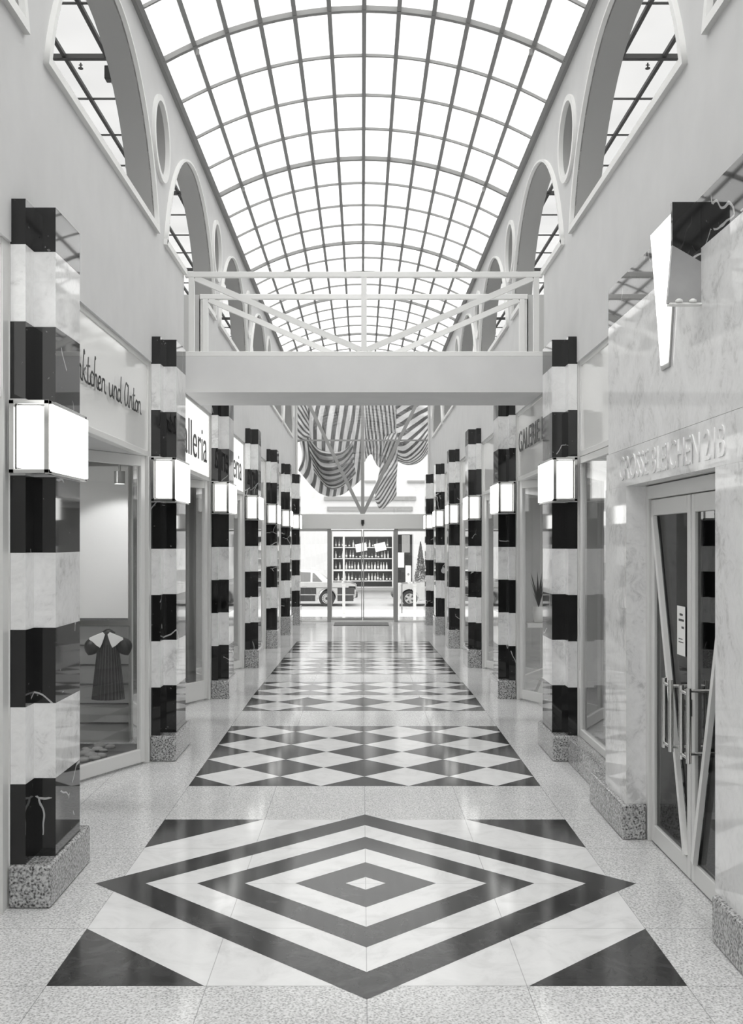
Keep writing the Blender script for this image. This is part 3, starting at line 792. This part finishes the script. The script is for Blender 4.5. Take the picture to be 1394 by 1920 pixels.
# spotlight
t = thing('spotlight', 'small chrome cylinder spotlight on the ceiling of the left shop', 'spotlight', (-2.33, 10.15, 2.62))
m = MB(); m.tube((0, 0, .12), (0, .0, .0), .052, n=24); m.build('housing', M['steel'], t)
m = MB(); m.tube((0, 0, .12), (0, 0, .3), .012); m.build('stem', M['steel'], t)
m = MB(); m.tube((0, 0, -.002), (0, 0, .004), .045, n=24); m.build('bulb', M['lamp_white'], t)
ld = bpy.data.lights.new('spotlight_beam', 'SPOT'); ld.energy = 26; ld.spot_size = R(95); ld.spot_blend = .35; ld.shadow_soft_size = .04
lo = bpy.data.objects.new('spotlight_beam', ld); COL.objects.link(lo); lo.parent = t; lo.location = (0, 0, -.01); lo.rotation_euler = (R(38), 0, R(10))
# dress on a hanger
Yd = 10.55
dx, dz = wp(203, 1180, Yd)
t = thing('child_dress', 'dark pleated child dress with white collar hanging in the left shop window', 'dress', (dx, Yd, dz))
hg = thing('dress_hanger', 'small dark hanger on a thin wire holding the dress', 'hanger', (dx, Yd, dz))
m = MB(); m.path([(-.07, 0, -.035), (-.02, 0, -.005), (.0, 0, .0), (.02, 0, -.005), (.07, 0, -.035)], .008); m.build('hanger_arm', M['black'], hg)
m = MB(); m.tube((0, 0, .0), (0, 0, .10), .002, n=6); m.build('wire', M['steel'], hg)
def skirt(u, v):
    a = 2 * math.pi * u; w = .095 + .06 * min(1, v * 1.0) ** .8; dpt = .05 + .05 * v
    pl = 1 + .05 * math.sin(26 * a) * (.4 + v)
    return (w * math.cos(a) * pl, dpt * math.sin(a) * pl, -.13 - .56 * v)
grid(skirt, 160, 12, 'skirt', M['dress'], t, uvf=lambda u, v: (u * 26, v))
def bod(u, v):
    a = 2 * math.pi * u; w = .045 + .05 * math.sin(min(1, v * 1.5) * math.pi / 2)
    return (w * math.cos(a), .055 * math.sin(a) * (.6 + .4 * v), -.03 - .12 * v)
grid(bod, 40, 10, 'bodice', M['black'], t)
for sg in (-1, 1):
    def slv(u, v, sg=sg):
        a = 2 * math.pi * u; ph = math.pi * v
        rr = .078 * math.sin(ph) ** .7 * (1 + .05 * math.sin(11 * a))
        ax = Vector((sg * .45, 0, -1)).normalized(); px = Vector((1, 0, sg * .45)).normalized()
        c = Vector((sg * .115, 0, -.075)) + ax * (.2 * v)
        return c + px * (rr * math.cos(a)) + Vector((0, rr * .75 * math.sin(a), 0))
    grid(slv, 36, 14, 'puff_sleeve', M['black'], t)
    m = MB(); cpts = [(.012, -.045), (.035, -.02), (.165, -.075), (.168, -.095), (.135, -.115), (.10, -.15), (.06, -.175), (.035, -.12)]
    m.prism([(sg * a, b_) for a, b_ in cpts], lambda u, v, w: (u, w + .12 * (abs(u) - .05) ** 1 * 0 - .03, v), -.055, -.048)
    m.build('collar', M['white'], t, .004, 2)
MB().lathe([(.03, 0), (.036, .03), (.03, .035)], (0, 0, -.055), 20, sy=.8).build('neck_band', M['black'], t)
# furnishing seen behind the dress
m = MB(); m.box(-3.3, -2.43, 11.0, 11.05, 0.0, 1.2, 0)
for z in (.2, .4, .6, .8, 1.0): m.box(-3.3, -2.43, 10.985, 11.0, z, z + .008, 1)
m = tag(m.build('back_panelling', [M['grey'], M['dark']]), 'grey panelled backing wall behind the hanging dress', 'panelling')
m = MB()
for k in range(26):
    x = -3.0 + .55 * random.random(); y = 9.95 + .75 * random.random(); r = .025 + .035 * random.random()
    m.lathe([(0, 0), (r, .004), (r * .9, r * .7), (r * .3, r), (0, r)], (x, y, .006), 8, sx=1.3)
tag(m.build('stones', M['grey']), 'small rounded stones scattered on the floor of the left shop window', 'stones', kind='stuff')
m = MB(); m.box(-3.6, -2.16, 9.3 + .6, 10.9, .001, .006); tag(m.build('display_carpet', M['darkgrey']), 'dark carpet on the display floor of the left shop', 'carpet')
# dark curtains in the second left shop
def cur(u, v): return (-2.35 - 1.3 * u, 14.95 + .04 * math.sin(60 * u), .1 + 2.75 * v)
tag(grid(cur, 160, 2, 'curtain', M['grey'], thick=.004), 'dark pleated curtain inside the left shop under the footbridge', 'curtain')
# objects in the second right shop
t = thing('potted_plant', 'leafy plant in pale pot on a shelf in the right shop', 'plant', (2.33, 14.2, 1.0))
MB().lathe([(.0, 0), (.06, 0), (.085, .14), (.07, .2), (.075, .21), (0, .2)], (0, 0, 0), 20).build('pot', M['white'], t)
m = MB()
for k in range(40):
    a = random.random() * 6.28; l = .2 + .3 * random.random(); r = .1 * random.random() + .04
    p = Vector((0, 0, .2)); q = Vector((r * math.cos(a), r * math.sin(a), .2 + l)); n = Vector((-math.sin(a), math.cos(a), 0)) * .012
    mid = p.lerp(q, .5) + Vector((0, 0, .03))
    m.add([p - n * .3, p + n * .3, mid + n, q, mid - n], [(0, 1, 2, 3, 4)])
m.build('leaves', M['black'], t)
tag(MB().box(2.16, 2.62, 14.05, 14.4, .94, .995).build('wall_shelf', M['frame_light']), 'pale shelf holding the potted plant in the right shop', 'shelf')
m = MB(); m.prism([(0, 0), (.22, 0), (.2, .16), (.08, .24), (.02, .1)], lambda u, v, w: (2.26 + u, 14.0 + w, v), 0, .18)
tag(m.build('white_package', M['white']), 'folded white cloth bundle on the floor of the right shop window', 'bundle')
# ceiling lamps, added unseen to light each shop; the lobby one is visible
def room_lamp(x, y, z, e, label):
    t = thing('ceiling_lamp', label, 'ceiling lamp', (x, y, z), 'ceiling lamps inside the shops')
    MB().lathe([(0, 0), (.09, 0), (.09, .03), (.05, .05), (0, .05)], (0, 0, 0), 20).build('housing', M['frame_light'], t)
    MB().lathe([(0, -.008), (.075, -.008), (.075, -.001), (0, -.001)], (0, 0, 0), 20).build('bulb', M['lamp_white'], t)
    l = bpy.data.lights.new('lamp_light', 'AREA'); l.shape = 'DISK'; l.size = .3; l.energy = e
    o = bpy.data.objects.new('lamp_light', l); COL.objects.link(o); o.parent = t; o.location = (0, 0, -.02)
for i in range(6):
    room_lamp(-3.6, D(i) + 2.4, 2.87, 22, f'added round white ceiling lamp lighting the {ordl[i]} shop on the left')
    if i > 0: room_lamp(3.6, D(i) + 2.4, 2.87, 22, f'added round white ceiling lamp lighting the {ordl[i]} shop on the right')
room_lamp(3.0, 6.9, 2.87, 1.2, 'small ceiling lamp glowing inside the dark entrance lobby')
room_lamp(3.0, 9.4, 2.87, 14, 'added ceiling lamp lighting the room behind the narrow right window')
# gallery fittings seen through the first arches
def sprinkler(x, y, label):
    t = thing('sprinkler', label, 'sprinkler', (x, y, 6.66), 'small sprinkler heads under the gallery glazing')
    m = MB(); m.tube((0, 0, .05), (0, 0, .0), .008, n=8); m.tube((0, 0, 0), (0, 0, -.006), .025, n=12); m.tube((-.018, 0, .03), (.018, 0, .03), .005, n=6); m.build('head', M['bar_dark'], t)
sprinkler(-2.75, 10.34, 'tiny sprinkler head seen through the nearest left arch'); sprinkler(2.75, 10.34, 'tiny sprinkler head seen through the nearest right arch')
t = thing('gallery_spotlight', 'small dark box spotlight fixed high inside the nearest left arch', 'spotlight', (-2.30, 9.72, 6.33))
MB().box(-.06, .05, -.05, .05, -.06, .06).build('housing', M['black'], t, .005); MB().box(-.005, .06, -.01, .01, -.09, -.06).build('bracket', M['frame'], t)

# ------------------------------------------------------------------ the street outside
ZS = -.45
m = MB(); m.box(-40, 40, 35.5, 60, ZS - .3, ZS); o = m.build('floor_street', plain('asphalt', .42, .8, var=.06, vs=5)); o['kind'] = 'structure'
m = MB(); m.box(-12, 12, 32.1, 38.2, ZS - .2, ZS + .09); m.box(-12, 12, 38.2, 38.35, ZS - .2, ZS + .1); o = m.build('floor_pavement', plain('paving', .78, .8, var=.04, vs=4)); o['kind'] = 'structure'
YF = 48.0
def pz(px, py, Y=YF): return wp(px, py, Y)
xa, za = pz(623, 1002); xb, zb = pz(738, 1102)
xd0, _ = pz(746, 0); xd1, _ = pz(775, 0)
fm = Matrix(((1, 0, 0, 0), (0, 0, -1, YF + .2), (0, 1, 0, 0), (0, 0, 0, 1)))
fac = filled('wall_street', [[(-16, ZS), (16, ZS), (16, 16), (-16, 16)], [(xa, zb), (xb, zb), (xb, za), (xa, za)], [(xd0, ZS + .1), (xd1, ZS + .1), (xd1, za), (xd0, za)]], fm, .4, plain('facade', .68, .8, var=.03, vs=2)); fac['kind'] = 'structure'
for (x0, y0_, x1, y1_) in ((608, 931, 780, 938), (614, 950, 774, 958), (684, 901, 705, 905), (764, 901, 800, 905)):
    a, b_ = pz(x0, y0_); c, d_ = pz(x1, y1_)
    MB().box(a, c, YF - .08, YF + .01, d_, b_).build('facade_moulding', M['grey'], fac)
for x0 in (-9, -6, 4.2, 7.5): MB().box(x0, x0 + 1.5, YF - .02, YF + .01, 5.2, 7.6).build('window_panel', M['grey'], fac)
t = thing('bottle_shop_window', 'shop window across the street with shelves, framed in grey', 'shop window', (0, YF + .1, 0))
m = MB(); m.box(xa, xb, 1.2, 1.25, zb, za); m.box(xa, xa + .04, .1, 1.2, zb, za); m.box(xb - .04, xb, .1, 1.2, zb, za); m.build('backing', M['darkgrey'], t)
m = MB(); m.box(xa, xb, -.14, -.06, za - .1, za); m.box(xa, xa + .06, -.14, -.06, zb, za - .1); m.box(xb - .06, xb, -.14, -.06, zb, za - .1)
x_, _ = pz(645, 0); m.box(x_ - .045, x_ + .045, -.14, -.06, zb, za - .1); m.build('frame', M['frame'], t)
SH = [pz(0, 1026)[1], pz(0, 1047)[1], pz(0, 1068)[1], pz(0, 1089)[1]]
for k, z in enumerate(SH): MB().box(xa + .05, xb - .05, .0, .55, z - (.07 if k == 2 else .03), z).build('shelf', M['white'], t)
MB().box(xa, xb, -.3, -.06, zb - .12, zb).build('sill', M['grey'], t)
def bottle(kind):
    h_ = .26 + .06 * kind
    t = thing('bottle', 'small bottle standing on a shelf of the shop window across the street', 'bottle', group='bottles in the shop window across the street')
    MB().lathe([(0, 0), (.04, 0), (.04, h_ * .55), (.014, h_ * .75), (.014, h_), (0, h_)], (0, 0, 0), 10).build('body', (M['darkgrey'], M['white'], M['grey'])[kind], t)
    MB().lathe([(.0401, h_ * .15), (.0405, h_ * .15), (.0405, h_ * .4), (.0401, h_ * .4)], (0, 0, 0), 10).build('bottle_label', M['paper'], t)
    return t
protos = [bottle(k) for k in range(3)]; first = [True] * 3
for si, z in enumerate(SH):
    x = xa + .16
    while x < xb - .14:
        k = random.choice((0, 1, 2) if si != 2 else (1, 1, 2))
        o = protos[k] if first[k] else copy_tree(protos[k]); first[k] = False
        o.location = (x, YF + .1 + .12 + .25 * random.random(), z); x += .115 + .07 * random.random()
for (a, b_, c, d_, rot, lab) in ((667, 1019, 688, 1034, .18, 'tilted white card hanging in the shop window across the street, left one'), (703, 1018, 724, 1033, .22, 'tilted white card hanging in the shop window across the street, right one')):
    p0 = pz(a, b_); p1 = pz(c, d_)
    o = MB().box(-(p1[0] - p0[0]) / 2, (p1[0] - p0[0]) / 2, -.004, .004, -(p0[1] - p1[1]) / 2, (p0[1] - p1[1]) / 2).build('window_card', M['paper'])
    o.location = ((p0[0] + p1[0]) / 2, YF + .03, (p0[1] + p1[1]) / 2); o.rotation_euler = (0, -rot, 0); tag(o, lab, 'card', 'cards in the shop window')
t = thing('shop_entrance', 'dark shop doorway with hanging panel, right of the window across the street', 'doorway', (0, YF, 0))
MB().box(xd0, xd1, .9, .95, ZS + .1, za).build('door', M['darkgrey'], t)
a, b_ = pz(754, 1003); c, d_ = pz(769, 1036); MB().box(a, c, .0, .05, d_, b_).build('hanging_panel', M['grey'], t)
a, b_ = pz(746, 1036); c, d_ = pz(758, 1064)
tag(MB().box(a, c, YF - .15, YF - .02, d_, b_).build('notice_box', M['white']), 'plain white box sign beside the shop doorway across the street', 'sign')
a, b_ = pz(760, 1060); c, d_ = pz(770, 1092)
t = thing('street_box', 'white upright box with a small diamond mark across the street', 'box', ((a + c) / 2, YF - .5, ZS))
MB().box(a - (a + c) / 2, c - (a + c) / 2, -.12, .12, 0, b_ - ZS).build('housing', M['white'], t, .01)
m = MB(); zc = pz(0, 1076)[1] - ZS; m.prism([(0, zc - .07), (.06, zc), (0, zc + .07), (-.06, zc)], lambda u, v, w: (u, w, v), -.125, -.121); m.build('diamond_mark', M['grey'], t)
# conical tree
tx, _ = pz(789, 0, 46.5); tz1 = pz(0, 1016, 46.5)[1]
t = thing('conifer_tree', 'slim cone-shaped evergreen across the street, beside the farthest right column', 'tree', (tx, 46.5, ZS))
MB().tube((0, 0, 0), (0, 0, .5), .05, n=10).build('trunk', M['darkgrey'], t)
m = MB()
for k in range(2600):
    v = random.random() ** 1.3; z = .45 + (tz1 - ZS - .45) * v; r = .36 * (1 - v) ** .9 * (.5 + .5 * random.random()); a = 6.283 * random.random()
    p = Vector((r * math.cos(a), r * math.sin(a), z)); q = Vector((random.uniform(-1, 1), random.uniform(-1, 1), random.uniform(-1, 1))).normalized() * .03; w = q.cross(Vector((random.random(), 1, .3))).normalized() * .018
    m.add([p - q, p + w, p + q, p - w], [(0, 1, 2, 3)])
m.build('foliage', plain('leaf', .16, .7), t)
# bollards
def bollard(px, Y, w, mat, label, zt=.60):
    x, _ = wp(px, 0, Y); z0 = ZS + .09
    t = thing('bollard', label, 'bollard', (x, Y, z0), 'bollards on the pavement outside')
    MB().box(-w / 2, w / 2, -w / 2, w / 2, 0, zt - z0).build('post', mat, t, .006); MB().box(-w * .62, w * .62, -w * .62, w * .62, zt - z0, zt - z0 + .03).build('cap', mat, t)
bollard(645, 36.2, .10, M['white'], 'white square bollard outside, in front of the dark car')
bollard(778, 36.2, .10, M['white'], 'white square bollard outside, before the wheel of the pale car')
bollard(754, 36.6, .05, M['grey'], 'thin grey post outside, just right of the sliding doors')
bollard(746, 36.0, .12, M['white'], 'white bollard outside, partly hidden behind the right door post')

# cars
paint = plain('paint_light', .52, .15, coat=.5); paint2 = plain('paint_cladding', .045, .4); cargl = plain('car_glass', .12, .1); tyre = plain('tyre', .03, .8); rim = plain('rim', .6, .25, metal=.8)
def wheel(parent, x, y, r, kind, s=-1):
    w = MB(); w.tube((x, y - .09, r), (x, y + .09, r), r, n=32); wo_ = w.build('wheel', tyre, parent, .015, 2)
    m = MB(); rr = r * .64
    m.tube((x, y + s * .091, r), (x, y + s * .10, r), rr, n=32)
    ho = m.build('hubcap', rim, wo_)
    d = MB()
    if kind == 0:
        for k in range(14):
            a = k * 2 * math.pi / 14; d.tube((x + rr * .78 * math.cos(a), y + s * .10, r + rr * .78 * math.sin(a)), (x + rr * .78 * math.cos(a), y + s * .103, r + rr * .78 * math.sin(a)), .018, n=8)
        d.tube((x, y + s * .10, r), (x, y + s * .104, r), rr * .3, n=20)
    else:
        for k in range(5):
            a = k * 2 * math.pi / 5 + .3; a2 = a + .42
            p = [(x + q * rr * math.cos(b), r + q * rr * math.sin(b)) for q, b in ((.35, a + .2), (.9, a), (.9, a2 + .3), )]
            d.prism(p, lambda u, v, ww: (u, ww, v), y + s * .10, y + s * .104)
    d.build('wheel_holes', M['dark'], wo_)
def car(name, label, x_ref, dirx, L_, prof, house, glassp, wheels, W2, kind, two_tone):
    """profile in x (from the rear/near end), z; dirx mirrors the length"""
    Yc = 42.0
    t = thing(name, label, 'car', (x_ref, Yc + W2, ZS), None)
    fx = lambda p: [(dirx * a, b) for a, b in p]
    m = MB()
    # body with real width, cut by wheel arches
    out = fx(prof)
    m2 = filled('body', [out], Matrix(((1, 0, 0, 0), (0, 0, -1, 0), (0, 1, 0, 0), (0, 0, 0, 1))), 2 * W2, paint, t)
    b = m2.modifiers.new('bevel', 'BEVEL'); b.width = .05; b.segments = 3; b.limit_method = 'ANGLE'; b.angle_limit = R(50)
    m = MB(); n = len(house)
    zb_ = min(z for _, z in house)
    vs = []
    for sgn in (-1, 1):
        for a, z in fx(house): vs.append((a, sgn * (W2 - .04 - .22 * (z - zb_) / .5), z))
    m.add(vs, [list(range(n))[::-1], list(range(n, 2 * n))] + [(k, (k + 1) % n, n + (k + 1) % n, n + k) for k in range(n)])
    m.build('roof', paint, t, .03, 3)
    for gp in glassp:
        m = MB(); g2 = fx(gp)
        for sgn in (-1, 1):
            vs = [(a, sgn * (W2 - .034 - .22 * (z - zb_) / .5), z) for a, z in g2]; vi = [(a, y - sgn * .03, z) for a, y, z in vs]
            n2 = len(g2); m.add(vs + vi, [list(range(n2)), list(range(n2, 2 * n2))[::-1]] + [(k, (k + 1) % n2, n2 + (k + 1) % n2, n2 + k) for k in range(n2)])
        m.build('side_window', cargl, t)
    for wx in wheels:
        for sgn in (-1, 1): wheel(t, dirx * wx, sgn * (W2 - .11), .31, kind, sgn)
        m = MB()
        for sgn in (-1, 1):
            pts = [(dirx * wx + .395 * math.cos(a), .33 + .395 * math.sin(a)) for a in [math.pi * k / 16 - .35 + .7 * 0 for k in range(17)]]
            pts2 = [(dirx * wx + .365 * math.cos(a), .33 + .365 * math.sin(a)) for a in [math.pi * k / 16 - .35 for k in range(17)]]
            pts = [(dirx * wx + .40 * math.cos(math.pi * k / 16), .32 + .40 * math.sin(math.pi * k / 16)) for k in range(17)]
            pts2 = [(dirx * wx + .365 * math.cos(math.pi * k / 16), .32 + .365 * math.sin(math.pi * k / 16)) for k in range(17)]
            for k in range(16): m.prism([pts[k], pts[k + 1], pts2[k + 1], pts2[k]], lambda u, v, w: (u, w, v), sgn * (W2 - .02), sgn * (W2 + .008))
        m.build('wheel_arch', M['chrome'] if two_tone else paint, t)
    return t, W2
arch = lambda c, z=.32, r=.37: [(c - r * math.cos(math.pi * k / 10), z + r * math.sin(math.pi * k / 10)) for k in range(11)]
xr = wp(668, 0, 42)[0]
LW = 1.15
prof = [(0.0, .42), (.02, .38), (.35, .2)] + [(LW - .37, .22)] + arch(LW) + [(LW + .37, .2), (3.55, .2)] + arch(4.0) + [(4.4, .22), (4.9, .25), (4.98, .6), (4.9, .78), (3.75, .92), (1.15, .94), (.25, .92), (.03, .85)]
t, W2 = car('sedan_car', 'pale sedan with dark lower sides parked outside, rear end towards the doors', xr, -1, 5.0, prof,
    [(.95, .92), (1.55, 1.38), (1.8, 1.44), (2.7, 1.45), (3.1, 1.38), (3.75, .92)],
    [[(1.33, .97), (1.66, 1.31), (1.72, 1.31), (1.72, .97)], [(1.80, .97), (1.80, 1.33), (2.45, 1.35), (2.45, .97)], [(2.55, .97), (2.55, 1.35), (2.95, 1.33), (3.5, .97)]], [LW, 4.0], .9, 0, True)
m = MB()
for sgn in (-1, 1):
    y = sgn * (W2 + .004)
    for a, b_ in ((.06, LW - .42), (LW + .42, 3.58)):
        m.box(-a, -b_, y - .008, y + .008, .475, .745); m.box(-a - .04, -b_, y - .008, y + .008, .21, .445)
    m.box(-(LW - .43), -(LW + .43), y - .008, y + .008, .735, .745)
m.build('side_cladding', paint2, t)
m = MB()
for sgn in (-1, 1):
    y = sgn * (W2 + .006)
    for a, b_ in ((.0, LW - .42), (LW + .42, 3.58)): m.box(-a, -b_, y - .012, y + .012, .445, .475)
m.build('trim_strip', M['chrome'], t)
MB().box(-.35, .06, -.88, .88, .34, .50).build('bumper', paint2, t, .03, 2)
m = MB(); m.box(-.30, .02, -.9, -.5, .66, .80); m.box(-.30, .02, .5, .9, .66, .80); m.build('tail_light', M['grey'], t, .01)
m = MB(); m.box(-2.12, -1.95, -W2 - .03, -W2, .74, .77); m.build('door_handle', M['chrome'], t)
xr = wp(741, 0, 42)[0]
LW2 = wp(768.6, 0, 42)[0] - xr
prof = [(0, .36), (.05, .3), (LW2 - .39, .26)] + arch(LW2) + [(LW2 + .38, .25), (3.2, .25)] + arch(3.35 + .27) + [(4.1, .28), (4.45, .4), (4.5, .85), (1.2, .95), (.1, .86), (.02, .8)]
t, W2 = car('estate_car', 'pale car parked outside on the right with spoked wheel and black bumper', xr, 1, 4.5, prof,
    [(1.15, .93), (1.75, 1.5), (1.95, 1.56), (4.2, 1.56), (4.45, .9)], [[(1.5, .98), (1.92, 1.42), (2.5, 1.44), (2.5, .98)], [(2.6, .98), (2.6, 1.44), (3.4, 1.44), (3.4, .98)]], [LW2, 3.62], .85, 1, False)
MB().box(-.12, .05, -.86, .86, .36, .50).build('bumper', M['dark'], t, .02, 2)
m = MB()
for sgn in (-1, 1): m.box(-.02, .25, sgn * .62 - .16, sgn * .62 + .255 * (1 if sgn > 0 else .9), .62, .76)
m.build('headlight', M['white'], t, .01)
